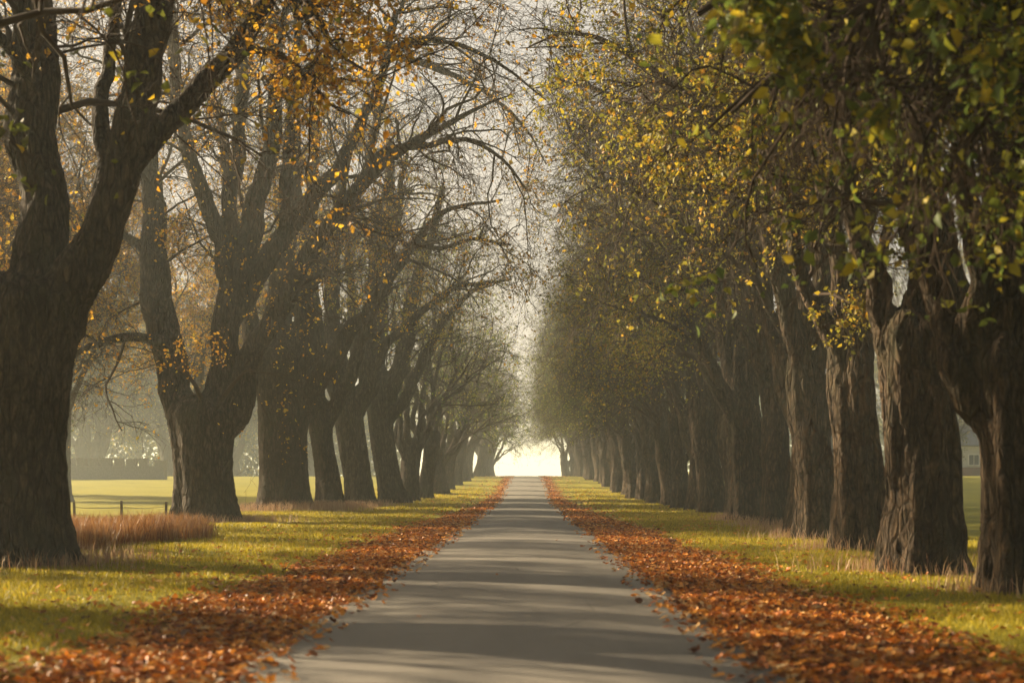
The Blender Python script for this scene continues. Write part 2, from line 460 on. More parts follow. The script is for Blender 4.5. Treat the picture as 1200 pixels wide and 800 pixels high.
    for l in limbs:
        seg = np.linalg.norm(np.diff(l[:, :3], axis=0), axis=1).sum()
        cnt = max(2, int(seg * 1.5 * dens))
        P, D, RR, _ = spawn(rng, l[None, :, :3], l[None, :, 3], cnt, start, 1.0, 52, 0.12)
        p1.append(P); d1.append(D); r1.append(RR)
        p1.append(l[-1:, :3]); d1.append(norm(l[-1:, :3] - l[-2:-1, :3])); r1.append(l[-1:, 3])
    p1, d1, r1 = np.vstack(p1), np.vstack(d1), np.concatenate(r1)
    L1 = l1len * (0.55 + 0.75 * rng.random(len(p1)))
    r = np.minimum(r1 * 0.55, 0.02 + 0.012 * L1)
    def keep(P, *rest):
        if xlim is None: return (P,) + rest
        side, lim = xlim                          # crowns of facing rows stay clear of each other over the road
        k = (P[:, :, 0] * side).max(1) < lim * side + 0.1 + rng.normal(size=len(P)) * 0.9
        return tuple(a[k] for a in (P,) + rest)
    P1, R1 = grow(rng, p1, d1, L1, r, 9, 0.24, droop * 0.5, 0.3); P1, R1, L1 = keep(P1, R1, L1); addc(*tubes(P1, R1, 5), 0)
    p, d, r, i = spawn(rng, P1, R1, tw[0], 0.2, 1.0, 48, 0.05)
    L2 = L1[i] * (0.28 + 0.3 * rng.random(len(p)))
    P2, R2 = grow(rng, p, d, L2, np.minimum(r * 0.6, 0.006 + 0.008 * L2), 7, 0.2, droop, 0.35); P2, R2, L2 = keep(P2, R2, L2); addc(*tubes(P2, R2, 4), 0)
    p, d, r, i = spawn(rng, P2, R2, tw[1], 0.15, 1.0, 45)
    L3 = L2[i] * (0.35 + 0.35 * rng.random(len(p)))
    P3, R3 = grow(rng, p, d, L3, np.clip(r * 0.6, 0.005, 0.009), 5, 0.2, droop * 1.2, 0.5); P3, R3, L3 = keep(P3, R3, L3); addc(*tubes(P3, R3, 3), 0)
    p, d, r, i = spawn(rng, P3, R3, tw[2], 0.2, 1.0, 45)
    P4, R4 = grow(rng, p, d, L3[i] * (0.35 + 0.4 * rng.random(len(p))), np.full(len(p), 0.005), 3, 0.2, droop, 0.6); addc(*tubes(P4, R4, 3), 0)
    # leaves sit along the twigs, in clumps: whole sprays are bare, others thick
    cand = np.concatenate([P4[:, 1], P4[:, 2], P3[:, 2], P3[:, 4]])
    cand = cand[cand[:, 2] > leaf_zmin]
    ck = 0.55 * vnoise(cand[:, 0] * 0.8 + cand[:, 2] * 0.5 + seed, cand[:, 1] * 0.8 - cand[:, 2] * 0.7 + 60) + 0.45 * vnoise(cand[:, 0] * 2.3 - cand[:, 2] * 1.2 + seed, cand[:, 1] * 2.3 + cand[:, 2] * 1.7 + 20)
    w = np.clip(ck - 0.34, 0.01, 1) ** 1.9
    for bx_, by_, bz_, br_, bw_ in spec.get('boost', []):
        w = w + bw_ * np.exp(-((cand[:, 0] - bx_) ** 2 + 0.3 * (cand[:, 1] - by_) ** 2 + (cand[:, 2] - bz_) ** 2) / br_ ** 2)
    w /= w.sum()
    ch = rng.choice(len(cand), leaf_n, p=w)
    addc(*leaves(rng, cand[ch] + rng.normal(size=(leaf_n, 3)) * 0.05, leaf_size), 1)
    outm.append(('crown', mesh_np('crown', np.vstack(CV), CG, True, [M['twig'], leafmat])))
    return outm

def px_spec(d, base, trunk, limbs, up=17.0, seed=0, bz=0.0, **kw):
    """limbs measured in the photo (px, py, radius px) -> metres round the tree's foot; each limb also leans in depth"""
    rng = np.random.default_rng(seed + 900)
    bx = (base - CX) * d / F; k = d / F
    cv = lambda a: ((a[0] - CX) * k - bx, EYE + (CY - a[1]) * k - bz, a[2] * k)
    T = [(x, 0.0, z, r) for x, z, r in map(cv, trunk)]
    T[0] = (T[0][0], 0, -0.35, T[0][3])
    Ls = []
    for lim in limbs:
        pts, dy = lim[:-1], lim[-1]
        c = [cv(a) for a in pts]; n = len(c)
        y0, y1 = dy if isinstance(dy, tuple) else (0.0, dy)
        L = [(x, y0 + (y1 - y0) * (i / (n - 1)) ** 1.2, z, r) for i, (x, z, r) in enumerate(c)]
        x, y, z, r = L[-1]
        if r > 0.09 and z < up:                      # carry thick limbs on up out of the frame
            dx = (L[-1][0] - L[-2][0]) / max(0.5, abs(L[-1][2] - L[-2][2])); h = up - z
            for q in (0.4, 0.75, 1.0):
                L.append((x + max(-0.5, min(0.5, dx)) * h * q + rng.normal() * 0.25 * q, y + rng.normal() * 0.9 * q, z + h * q, max(0.03, r * (1 - 0.8 * q))))
        Ls.append(L)
    if 'boost' in kw: kw['boost'] = [(*cv((a, b, 0))[:1], y, cv((a, b, 0))[1], r * k, ww) for a, b, y, r, ww in kw['boost']]
    return dict(trunk=T, limbs=Ls, **kw)

def gen_spec(seed, side, rt=0.85, fork=3.6, nl=5, height=16.0, reach=5.5, ln=0.12):
    """an avenue tree; side=+1: the road lies towards +x"""
    rng = np.random.default_rng(seed + 333)
    lean = rng.normal(size=2) * ln
    T = [(0, 0, -0.35, rt * 1.08), (0, 0, 0.6, rt), (lean[0], lean[1], fork * 0.55, rt * 0.93), (2 * lean[0], 2 * lean[1], fork, rt * 0.95), (2.3 * lean[0], 2.3 * lean[1], fork + 0.6, rt * 0.6)]
    Ls = []; a0 = rng.random() * 6.28
    for i in range(nl):
        a = a0 + 2 * math.pi * i / nl + rng.normal() * 0.2
        dx, dy = math.cos(a), math.sin(a); sp = (1.6 + 2.6 * rng.random())
        r = rt * (0.34 + 0.14 * rng.random()); h = height * (0.85 + 0.2 * rng.random())
        z0 = fork * (0.72 + 0.3 * rng.random())
        L = [(2 * lean[0] + dx * rt * 0.35, 2 * lean[1] + dy * rt * 0.35, z0 - 0.7, r * 0.9)]
        for t in (0.10, 0.25, 0.45, 0.65, 0.85, 1.0):
            hz = rt * 0.6 + sp * t ** 0.75
            L.append((dx * hz + rng.normal() * 0.22, dy * hz + rng.normal() * 0.22, z0 + (h - z0) * t, max(0.03, r * (1 - 0.93 * t ** 0.8))))
        Ls.append(L)
    for i in range(2):                                # boughs arching over the road
        a = (0 if side > 0 else math.pi) + rng.normal() * 0.45
        dx, dy = math.cos(a), math.sin(a); z0 = fork * (0.9 + 0.5 * rng.random()); r = rt * (0.22 + 0.08 * rng.random())
        rise = 3.5 + 3.0 * rng.random(); rc = reach * (0.85 + 0.35 * rng.random())
        L = [(dx * rt * 0.3, dy * rt * 0.3, z0 - 0.5, r)]
        for t in (0.15, 0.35, 0.55, 0.8, 1.0):
            L.append((dx * (rt * 0.6 + rc * t) + rng.normal() * 0.2, dy * (rt * 0.6 + rc * t) + rng.normal() * 0.25, z0 + rise * (t ** 0.8) - 0.6 * t * t, max(0.025, r * (1 - 0.9 * t))))
        Ls.append(L)
    return dict(trunk=T, limbs=Ls)

ordinal = ['first', 'second', 'third', 'fourth', 'fifth', 'sixth', 'seventh', 'eighth', 'ninth', 'tenth', 'eleventh', 'twelfth', 'thirteenth', 'fourteenth',
           'fifteenth', 'sixteenth', 'seventeenth', 'eighteenth', 'nineteenth', 'twentieth']
ordinal += ['twenty-' + w for w in ordinal[:9]] + ['thirtieth'] + ['thirty-' + w for w in ordinal[:9]] + ['fortieth'] + ['forty-' + w for w in ordinal[:9]]

def place(meshes, x, y, rz, sc, label, cat, group, tint=(1, 1, 1), name='avenue_tree'):
    root = empty(name, (x, y, float(gz(x, y)) - 0.03), rz, sc)
    tag(root, label, cat, group)
    for nm, me in meshes:
        c = bpy.data.objects.new(nm, me); col.objects.link(c); c.parent = root
        if nm == 'crown': c.color = (*tint, 1)
    return root

GL, GR, GB = 'old trees lining the left side of the road', 'old trees lining the right side of the road', 'misty trees far across the fields'
BL, BR = M['bark_left'], M['bark_right']

# --- left row, measured trees
def at(px, py): d = EYE * F / (py - CY); return (px - CX) * d / F, d

d1 = 23.2
t1 = px_spec(d1, 20, [(18, 665, 60), (20, 600, 56), (20, 500, 55), (25, 420, 56), (35, 350, 62), (40, 320, 45)], [
    [(35, 380, 34), (48, 300, 31), (50, 220, 27), (46, 140, 28), (46, 60, 26), (40, -60, 22), 0.3],
    [(60, 380, 34), (88, 320, 30), (116, 270, 24), (143, 205, 21), (165, 140, 21), (178, 70, 22), (186, 0, 20), (190, -90, 16), -0.4],
    [(160, 190, 12), (187, 150, 14), (216, 108, 14), (248, 62, 13), (280, 8, 12), (310, -60, 9), (-0.2, 0.8)],
    [(0, 400, 26), (-50, 330, 22), (-90, 240, 18), (-120, 100, 14), 0.5],
    [(88, 300, 9), (100, 230, 12), (105, 170, 11), (92, 100, 10), (95, 20, 8), (0.2, 1.6)],
    [(186, 0, 9), (250, -40, 8), (320, -30, 6), (370, 20, 4.5), (400, 80, 3), (440, 110, 1.5), (-0.4, -1.6)],
    [(250, 60, 7), (300, 50, 5), (345, 70, 3.5), (385, 120, 2), (415, 140, 1), (0.2, -0.6)],
    [(50, 120, 8), (20, 60, 7), (-20, 30, 5), (-70, 40, 3), (0.2, -2.0)],
], 14.0, 1, flute=0.06, flare=0.32, boost=[(385, 70, -0.8, 70, 1.2), (330, 10, -0.5, 60, 0.8), (440, 110, -1.5, 50, 0.8)])
place(build_tree(t1, 11, 0.045, 8000, 0.09, BL, M['leaf_orange'], 1.0, 0.14, (0.07, 0.04)), (20 - CX) * d1 / F, d1, 0, (1, 1, 1),
      'dark massive trunk forking into two thick limbs, nearest tree on the left, cut by frame', 'tree', GL)

d2 = 45.9
t2 = px_spec(d2, 243, [(243, 615, 38), (242, 590, 35), (240, 555, 33), (239, 510, 36), (238, 480, 38), (240, 462, 26)], [
    [(222, 505, 17), (205, 465, 18), (193, 400, 20), (180, 330, 17), (170, 250, 14), (165, 150, 12), (158, 50, 9), (0, 1.5)],
    [(245, 500, 24), (258, 440, 18), (264, 380, 16), (270, 322, 16), (296, 240, 13), (311, 185, 11), (318, 110, 9), (314, 30, 7), (0, 0.4)],
    [(270, 330, 13), (262, 282, 11), (243, 240, 9), (226, 180, 8), (216, 115, 7), (210, 30, 6), (0, -1.2)],
    [(270, 290, 10), (262, 235, 9), (266, 185, 9), (275, 130, 8), (273, 50, 7), (0.2, 1.6)],
    [(255, 500, 20), (285, 470, 17), (298, 420, 13), (318, 385, 12), (345, 350, 11), (375, 300, 10), (418, 242, 8), (465, 194, 6), (530, 160, 3.5), (575, 140, 1.6), (600, 134, 0.7), (0, -2.5)],
    [(440, 90, 5), (470, 40, 4), (530, 40, 3), (590, 70, 2), (640, 110, 0.9), (1.0, 0.5)],
    [(272, 372, 12), (300, 332, 13), (330, 280, 12), (352, 245, 11), (390, 208, 9), (420, 160, 7), (440, 90, 6), (455, 10, 5), (0, 1.5)],
    [(330, 290, 6), (338, 210, 7), (350, 130, 6), (352, 40, 5), (0.3, -1.0)],
    [(190, 400, 7), (165, 392, 6), (125, 398, 5), (85, 425, 3), (0, -1.0)],
    [(176, 300, 6), (140, 270, 5), (100, 250, 4), (60, 260, 2.5), (0.5, 1.5)],
    [(420, 238, 5), (455, 182, 4.5), (500, 182, 3.5), (550, 178, 3), (590, 205, 2), (615, 240, 1.2), (-1.2, -3.0)],
    [(245, 480, 4), (238, 452, 2.5), (222, 430, 1.5), (205, 415, 1), (-0.9, -2.2)],
    [(262, 480, 4), (280, 455, 2.5), (300, 437, 1.5), (318, 440, 1), (-0.9, -2.2)],
], 17.5, 2, flute=0.06, flare=0.2, boost=[(260, 425, -1.6, 45, 0.5), (400, 150, 0, 60, 0.3)])
place(build_tree(t2, 12, 0.055, 11000, 0.095, BL, M['leaf_orange'], 0.95, 0.15, (0.09, 0.04), leaf_zmin=2.0, tw=(7, 5, 2), xlim=(1, 1.6 - (243 - CX) * d2 / F)), (243 - CX) * d2 / F, d2, 0, (1, 1, 1),
      'tree behind the brown dry grass, splitting low into many limbs, one arching over the road', 'tree', GL)

d3 = 60.8
t3 = px_spec(d3, 333, [(333, 602, 30), (333, 570, 28), (332, 520, 27), (332, 470, 29), (325, 425, 30), (322, 405, 20)], [
    [(318, 440, 22), (318, 390, 18), (322, 330, 14), (330, 250, 11), (336, 160, 9), (335, 60, 7), (0, 1.0)],
    [(342, 495, 14), (362, 470, 14), (385, 440, 13), (410, 400, 10), (445, 350, 8), (490, 292, 5.5), (532, 256, 3), (590, 246, 1.2), (0, -2.0)],
    [(350, 470, 14), (358, 400, 13), (362, 340, 12), (392, 292, 10), (416, 235, 7), (436, 160, 5.5), (445, 60, 4), (0, 1.6)],
    [(334, 110, 7), (390, 60, 6), (470, 70, 4.5), (550, 100, 3), (610, 150, 1.8), (640, 200, 0.8), (0.5, -1.0)],
    [(300, 460, 14), (292, 410, 12), (285, 350, 10), (270, 270, 8), (255, 180, 6), (0, 2.0)],
    [(490, 292, 4), (520, 300, 3), (555, 292, 2.4), (600, 300, 1.2), (-1.2, -2.6)],
], 18.5, 3, flute=0.05, flare=0.25)
place(build_tree(t3, 13, 0.06, 9000, 0.10, BL, M['leaf_orange'], 0.95, 0.15, (0.09, 0.03), tw=(7, 5, 2), xlim=(1, 1.6 - (333 - CX) * d3 / F)), (333 - CX) * d3 / F, d3, 0, (1, 1, 1),
      'stout straight trunk with one long dark bough sweeping over the road, third on the left', 'tree', GL, (0.9, 0.95, 1))

d4 = 66.0
t4 = px_spec(d4, 388, [(390, 600, 16), (385, 560, 14), (378, 520, 13), (374, 480, 14), (372, 465, 9)], [
    [(374, 500, 13), (370, 450, 12), (368, 390, 10), (362, 320, 9), (366, 220, 7), (370, 110, 5), (0, 0.8)],
    [(380, 500, 9), (398, 470, 9), (420, 430, 8), (434, 380, 7), (455, 320, 6), (470, 240, 5), (0, -1.0)],
    [(372, 490, 8), (355, 450, 7), (345, 380, 6), (330, 300, 5), (0, 1.5)],
], 17.0, 4, flute=0.06, flare=0.3)
m4 = build_tree(t4, 14, 0.07, 7000, 0.10, BL, M['leaf_yellow'], 0.8, 0.14, (0.06, 0.03), tw=(7, 5, 2), xlim=(1, 0.4 - (388 - CX) * d4 / F))
place(m4, (388 - CX) * d4 / F, d4, 0, (1, 1, 1), 'slim leaning trunk close behind the stout straight one, fourth on the left', 'tree', GL)

d5 = 73.0
t5 = px_spec(d5, 418, [(422, 596, 18), (418, 560, 16), (411, 510, 16), (406, 470, 16), (404, 450, 10)], [
    [(408, 500, 15), (422, 470, 13), (438, 445, 12), (432, 400, 9), (440, 340, 8), (446, 260, 6), (0, 0.5)],
    [(405, 480, 13), (398, 430, 12), (390, 370, 10), (395, 280, 8), (400, 180, 6), (0, 1.5)],
    [(410, 490, 10), (395, 460, 9), (380, 420, 7), (370, 350, 6), (0, -1.2)],
    [(434, 440, 6), (455, 405, 6), (490, 370, 5), (530, 340, 3.5), (575, 335, 1.6), (0, -1.8)],
], 17.0, 5, flute=0.07, flare=0.3)
m5 = build_tree(t5, 15, 0.07, 7000, 0.10, BL, M['leaf_yellow'], 0.8, 0.14, (0.08, 0.03), tw=(7, 5, 2), xlim=(1, 0.4 - (418 - CX) * d5 / F))
place(m5, (418 - CX) * d5 / F, d5, 0, (1, 1, 1), 'trunk with a crooked elbow limb bending towards the road, fifth on the left', 'tree', GL)

d6 = 84.0
t6 = px_spec(d6, 458, [(462, 592, 16), (456, 560, 14), (448, 510, 14), (444, 450, 15), (443, 430, 10)], [
    [(444, 470, 14), (440, 410, 12), (445, 340, 9), (452, 250, 7), (455, 160, 5), (0, 0.8)],
    [(448, 470, 12), (470, 420, 10), (482, 360, 8), (500, 290, 6), (520, 220, 4), (0, -0.8)],
    [(450, 500, 8), (475, 470, 7), (495, 430, 6), (520, 380, 4.5), (560, 340, 2.5), (600, 330, 1.4), (0, -1.5)],
    [(440, 460, 10), (420, 410, 8), (408, 340, 6), (400, 250, 5), (0, 1.8)],
], 18.0, 6, flute=0.06, flare=0.3)
m6 = build_tree(t6, 16, 0.08, 7000, 0.10, BL, M['leaf_yellow'], 0.8, 0.14, (0.07, 0.03), tw=(7, 5, 2), xlim=(1, 0.4 - (458 - CX) * d6 / F))
place(m6, (458 - CX) * d6 / F, d6, 0, (1, 1, 1), 'pale upright trunk just before the row fades green, sixth on the left', 'tree', GL)

genL = [build_tree(gen_spec(40 + k, 1, rt, fk, 5, hh, 5.2), 40 + k, 0.08, 5000, 0.11, BL, M['leaf_yellow' if k == 1 else 'leaf_green'], 0.85, 0.14, (0.09, 0.03), tw=(5, 4, 1), xlim=(1, 7.5)) for k, (rt, fk, hh) in enumerate([(0.62, 3.4, 15.5), (0.52, 4.0, 16.5), (0.66, 3.0, 14.5)])]
rng = np.random.default_rng(8)
dl = [91, 99, 108, 118, 129, 141, 153, 165, 178, 192, 208, 226]
for k, d in enumerate(dl):
    s = 0.92 + 0.16 * rng.random()
    place(genL[k % 3], -7.2 + 1.3 * float(smooth(110, 190, d)) + 0.3 * rng.normal(), d, R(rng.uniform(-16, 16)), (s, s, s * rng.uniform(0.94, 1.08)),
          f'{["greenish", "hazy", "grey", "mist veiled"][k % 4]} tree fading into mist, {ordinal[k + 6]} from the front in the left row', 'tree', GL, (0.8, 1.0, 0.8))
for k, (x, y, z) in enumerate([(-8.6, 10.0, 8), (-8.8, 2.5, 5), (-9.0, -6, 12), (-9.9, 16.8, -10)]):
    place(genL[k % 3], x, y, R(z), (1.08, 1.08, 1.05), ['near tree outside the left frame edge, casting shade over the road',
          'left row tree standing level with the camera', 'left row tree standing behind the camera', 'tree just outside the left frame edge, before the dark forked trunk'][k], 'tree', GL, (1.2, 1, 0.6))

# --- right row
dr0 = 13.0
r0 = px_spec(dr0, 1400, [(1400, 740, 90), (1400, 600, 80), (1390, 400, 78), (1380, 200, 80), (1380, 150, 50)], [
    [(1380, 260, 36), (1300, 120, 24), (1200, 40, 17), (1090, 10, 11), (1000, 30, 7), (940, 80, 4), (0, -1.2)],
    [(1380, 230, 34), (1290, 30, 24), (1170, -70, 17), (1040, -100, 11), (920, -70, 7), (830, -20, 4), (0, 0.8)],
    [(1390, 260, 44), (1400, 60, 36), (1430, -200, 26), (0, 0.5)],
    [(1370, 250, 24), (1290, 150, 14), (1210, 90, 10), (1130, 100, 7), (1070, 140, 4), (1020, 215, 2), (0, -1.8)],
    [(1370, 220, 22), (1270, 60, 14), (1150, -10, 10), (1030, 0, 7), (950, 20, 5), (890, 70, 3), (0, 1.8)],
    [(1380, 200, 30), (1250, -60, 20), (1100, -180, 12), (900, -200, 7), (0, -0.5)],
], 11.0, 20, flute=0.07, flare=0.2)
place(build_tree(r0, 20, 0.06, 46000, 0.10, BR, M['leaf_near'], 1.8, 0.26, (0.08, 0.04), 3, 2.1, 2.9, xlim=(-1, 2.0 - (1400 - CX) * dr0 / F)), (1400 - CX) * dr0 / F, dr0, 0, (1, 1, 1),
      'tree just outside the frame whose leafy boughs hang blurred over the top right', 'tree', GR)

dr1 = 17.4
r1 = px_spec(dr1, 1203, [(1205, 695, 44), (1200, 640, 40), (1195, 560, 38), (1190, 480, 40), (1188, 420, 45), (1190, 390, 34)], [
    [(1165, 490, 20), (1135, 455, 22), (1120, 420, 20), (1112, 360, 17), (1095, 300, 15), (1085, 240, 13), (1080, 150, 12), (0, 0.4)],
    [(1165, 430, 22), (1155, 370, 20), (1160, 320, 16), (1150, 260, 14), (1135, 200, 13), (1128, 120, 12), (0, -0.5)],
    [(1195, 430, 44), (1200, 340, 42), (1195, 240, 40), (1190, 120, 38), (1195, 0, 34), (0, 0.8)],
    [(1220, 430, 30), (1260, 340, 26), (1290, 200, 22), (0, -0.6)],
], 12.0, 21, flute=0.09, flare=0.2)
place(build_tree(r1, 21, 0.045, 12000, 0.10, BR, M['leaf_near'], 0.8, 0.14, (0.07, 0.045), 7, 2.8, 3.4), (1203 - CX) * dr1 / F, dr1, 0, (1, 1, 1),
      'near black trunk at the right frame edge with a bulging crooked left limb', 'tree', GR)

dr2 = 21.4
r2 = px_spec(dr2, 1085, [(1080, 672, 44), (1080, 620, 41), (1078, 540, 38), (1076, 460, 41), (1076, 390, 46), (1078, 365, 34)], [
    [(1060, 410, 24), (1044, 365, 18), (1030, 320, 15), (1012, 270, 13), (1000, 200, 12), (985, 110, 10), (0, -0.4)],
    [(1090, 400, 34), (1096, 330, 28), (1092, 250, 24), (1085, 160, 20), (1075, 60, 16), (0, 0.6)],
    [(1105, 410, 20), (1125, 360, 17), (1125, 290, 14), (1110, 200, 12), (1115, 110, 10), (0, 0.9)],
    [(1062, 390, 14), (1070, 320, 12), (1050, 240, 11), (1055, 150, 9), (0, -0.9)],
], 13.0, 22, flute=0.09, flare=0.2)
place(build_tree(r2, 22, 0.045, 12000, 0.09, BR, M['leaf_yellow'], 1.2, 0.2, (0.07, 0.045), 8, 2.8, 3.4), (1085 - CX) * dr2 / F, dr2, 0, (1, 1, 1),
      'broad fluted trunk with one sunlit ridge, second from the right frame edge', 'tree', GR)

dr3 = 27.0
r3 = px_spec(dr3, 1008, [(1012, 650, 29), (1008, 600, 26), (1002, 520, 23), (998, 440, 24), (996, 400, 16)], [
    [(998, 450, 18), (985, 390, 15), (988, 320, 13), (975, 250, 11), (965, 160, 10), (955, 60, 8), (0, -0.5)],
    [(1004, 440, 18), (1018, 370, 15), (1015, 290, 12), (1030, 200, 10), (1035, 100, 8), (0, 0.5)],
    [(996, 430, 12), (968, 370, 10), (945, 320, 9), (930, 260, 8), (900, 200, 6), (870, 150, 4), (830, 130, 2), (0, -0.8)],
], 14.5, 23, flute=0.1, flare=0.24)
place(build_tree(r3, 23, 0.05, 14000, 0.082, BR, M['leaf_yellow'], 1.2, 0.18, (0.07, 0.04), 7, 3.0, 3.2, xlim=(-1, -0.5 - (1008 - CX) * dr3 / F)), (1008 - CX) * dr3 / F, dr3, 0, (1, 1, 1),
      'ridged trunk with a spreading foot, third from the right frame edge', 'tree', GR, (1.1, 1, 0.9))

dr4 = 32.5
r4 = px_spec(dr4, 955, [(962, 632, 23), (957, 590, 21), (950, 520, 19), (944, 450, 19), (940, 410, 13)], [
    [(945, 460, 15), (930, 410, 13), (915, 360, 12), (900, 315, 11), (885, 260, 8), (872, 190, 7), (860, 100, 5), (0, -0.6)],
    [(948, 450, 15), (962, 380, 13), (955, 300, 11), (960, 200, 9), (950, 90, 7), (0, 0.6)],
    [(880, 230, 6), (820, 130, 5), (740, 60, 4), (670, 30, 2.2), (620, 40, 1), (-0.5, 0.8)],
    [(940, 440, 10), (940, 360, 9), (925, 290, 8), (928, 200, 6), (0, 0.2)],
], 15.5, 24, flute=0.1, flare=0.24)
m_r4 = build_tree(r4, 24, 0.055, 14000, 0.082, BR, M['leaf_yellow'], 1.2, 0.18, (0.07, 0.04), 7, 3.2, 3.2, xlim=(-1, -0.5 - (955 - CX) * dr4 / F))
place(m_r4, (955 - CX) * dr4 / F, dr4, 0, (1, 1, 1), 'trunk whose thick limb slants up to the left, fourth from the right frame edge', 'tree', GR)

dr5 = 47.0
r5 = px_spec(dr5, 880, [(880, 612, 24), (879, 580, 21), (876, 530, 20), (872, 480, 20), (870, 455, 14)], [
    [(872, 500, 12), (858, 480, 12), (845, 468, 11), (828, 440, 10), (815, 410, 9), (803, 370, 8), (797, 320, 7), (790, 285, 6), (775, 255, 5), (745, 235, 3), (700, 222, 1.6), (0, -2.0)],
    [(798, 340, 4), (780, 322, 4), (745, 305, 3.2), (722, 285, 2.8), (714, 250, 2.6), (700, 225, 2.2), (675, 195, 1.7), (655, 150, 1.1), (-1.4, -2.6)],
    [(872, 480, 12), (868, 410, 10), (855, 340, 8), (862, 260, 7), (850, 160, 6), (0, 0.4)],
    [(860, 250, 6), (800, 170, 5), (730, 120, 3.5), (670, 100, 2), (625, 110, 0.9), (0.3, -0.8)],
    [(876, 470, 12), (888, 400, 10), (884, 310, 8), (895, 210, 6), (0, 0.8)],
    [(840, 455, 5), (815, 415, 4), (785, 390, 3), (750, 375, 2), (705, 365, 1), (-0.8, -2.4)],
    [(808, 390, 4), (780, 355, 3), (745, 335, 2), (700, 340, 1), (-1.2, -2.8)],
    [(868, 470, 9), (850, 420, 8), (846, 350, 6), (830, 280, 5), (815, 200, 4), (0, 1.0)],
], 17.0, 25, flute=0.1, flare=0.24, boost=[(755, 380, -2.0, 55, 1.2)])
place(build_tree(r5, 25, 0.055, 14000, 0.085, BR, M['leaf_yellow'], 1.2, 0.16, (0.07, 0.035), 7, 3.4, 3.2, xlim=(-1, -0.5 - (880 - CX) * dr5 / F)), (880 - CX) * dr5 / F, dr5, 0, (1, 1, 1),
      'tree sending one S-curved bough out over the road at the right', 'tree', GR)

genR = [build_tree(gen_spec(60 + k, -1, rt, fk, 6, hh, 4.8, 0.28), 60 + k, 0.075, 10000, 0.095, BR, M['leaf_yellow' if k != 2 else 'leaf_green'], 1.15, 0.16, (0.08, 0.035), 8, 3.2, 4.0, tw=(6, 5, 2), start=0.4, xlim=(-1, -7.0))
        for k, (rt, fk, hh) in enumerate([(0.42, 3.3, 15.5), (0.36, 4.1, 16.5), (0.46, 2.8, 15.0), (0.33, 4.4, 16.0)])]
rng = np.random.default_rng(9)
dd = [37.0, 41.5, 51.5, 56] + list(np.arange(60, 176, 4.3)) + [183, 193, 205, 220, 238]
order = sorted([dr1, dr2, dr3, dr4, dr5] + dd)
for k, d in enumerate(dd):
    s = 0.92 + 0.18 * rng.random(); x = 7.1 + 0.4 * smooth(35, 60, d) - 1.3 * smooth(100, 180, d) + rng.normal() * 0.22
    n = order.index(d)
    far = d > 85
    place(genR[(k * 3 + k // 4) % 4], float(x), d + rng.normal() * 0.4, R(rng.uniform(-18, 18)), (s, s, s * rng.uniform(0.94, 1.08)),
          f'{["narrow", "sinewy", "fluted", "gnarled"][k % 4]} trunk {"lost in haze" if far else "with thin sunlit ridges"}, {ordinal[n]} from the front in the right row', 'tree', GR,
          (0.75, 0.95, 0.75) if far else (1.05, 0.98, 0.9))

for k, (x, y) in enumerate([(7.6, 7.5), (7.2, 1.5), (7.4, -5)]):
    place(genR[k], x, y, 0.1 * k, (1, 1, 1), ['right row tree outside the frame, nearest to the camera', 'right row tree level with the camera', 'right row tree behind the camera'][k], 'tree', GR)

# --- trees beyond the rows
genY = build_tree(gen_spec(95, 1, 0.24, 2.4, 5, 8.5, 1.8), 95, 0.07, 3500, 0.11, BL, M['leaf_orange'], 1.0, 0.12, (0.03, 0.02), 0, 1.8, 2.0)  # slim trees added beside the view to throw shadow stripes on the road
for k, (x, y) in enumerate([(-15, 13), (-15.6, 19), (-14.6, 24.5), (-15.3, 30), (-16.5, 37), (-17.5, 43)]):
    place(genY, x, y, 1.3 * k, (1, 1, 0.9 + 0.05 * k), f'{ordinal[k]} slim young tree added mostly out of view to stripe the road with shadow', 'tree', 'young trees added for road shadows', (1, 1, 1), 'shadow_tree')

genB = [build_tree(gen_spec(80 + k, 1, 0.6, 2.6, 6, 12.5 + k, 3.5), 80 + k, 0.10, 13000, 0.16, BL, M['leaf_green'], 1.1, 0.12, (0.06, 0.03), 0, 3.2, 1.5) for k in range(2)]
bg = [(-62, 205, 1.0), (-76, 196, 1.15), (-70, 225, 1.2), (-54, 215, 0.9), (-48, 232, 1.1), (-88, 215, 1.3), (-40, 240, 1.0), (-33, 215, 0.8), (-62, 245, 1.35), (-102, 235, 1.3),
      (-36, 95, 0.9), (-46, 110, 1.0), (45.3, 154, 0.8), (66, 182, 1.1), (40, 184, 1.0), (66, 150, 0.9), (24, 190, 1.0), (54, 196, 1.2)]
genS = build_tree(gen_spec(90, 1, 0.5, 5.5, 6, 16.5, 3.0), 90, 0.09, 24000, 0.12, BL, M['leaf_orange'], 1.2, 0.12, (0.06, 0.03), 0, 3.4, 5.0)
rng = np.random.default_rng(12)
for k, (x, y, s, lb) in enumerate([(-20, 52, 0.95, 'orange leaved field tree filling the gap above the brown reeds'), (-26, 61, 1.1, 'tall orange field tree behind the nearest left trunk, furthest from the road'),

 (-31, 74, 1.15, 'far amber tree at the left frame edge beyond the meadow'),
                                   (-29, 88, 1.2, 'amber field tree whose crown fills between the forks of the nearest left tree'), (-38, 92, 1.25, 'outermost amber tree of the left field, cut by the left frame edge'),
                                   (-24.6, 104, 1.2, 'amber field tree behind the leaning left limb of the low forking tree'), (-48, 100, 1.2, 'amber tree standing alone far out in the left field')]):
    place(genS, x, y, rng.random() * 6.28, (s, s, s), lb, 'tree', 'autumn trees in the left field', (0.9, 0.9, 0.85), 'field_tree')
rng = np.random.default_rng(10)
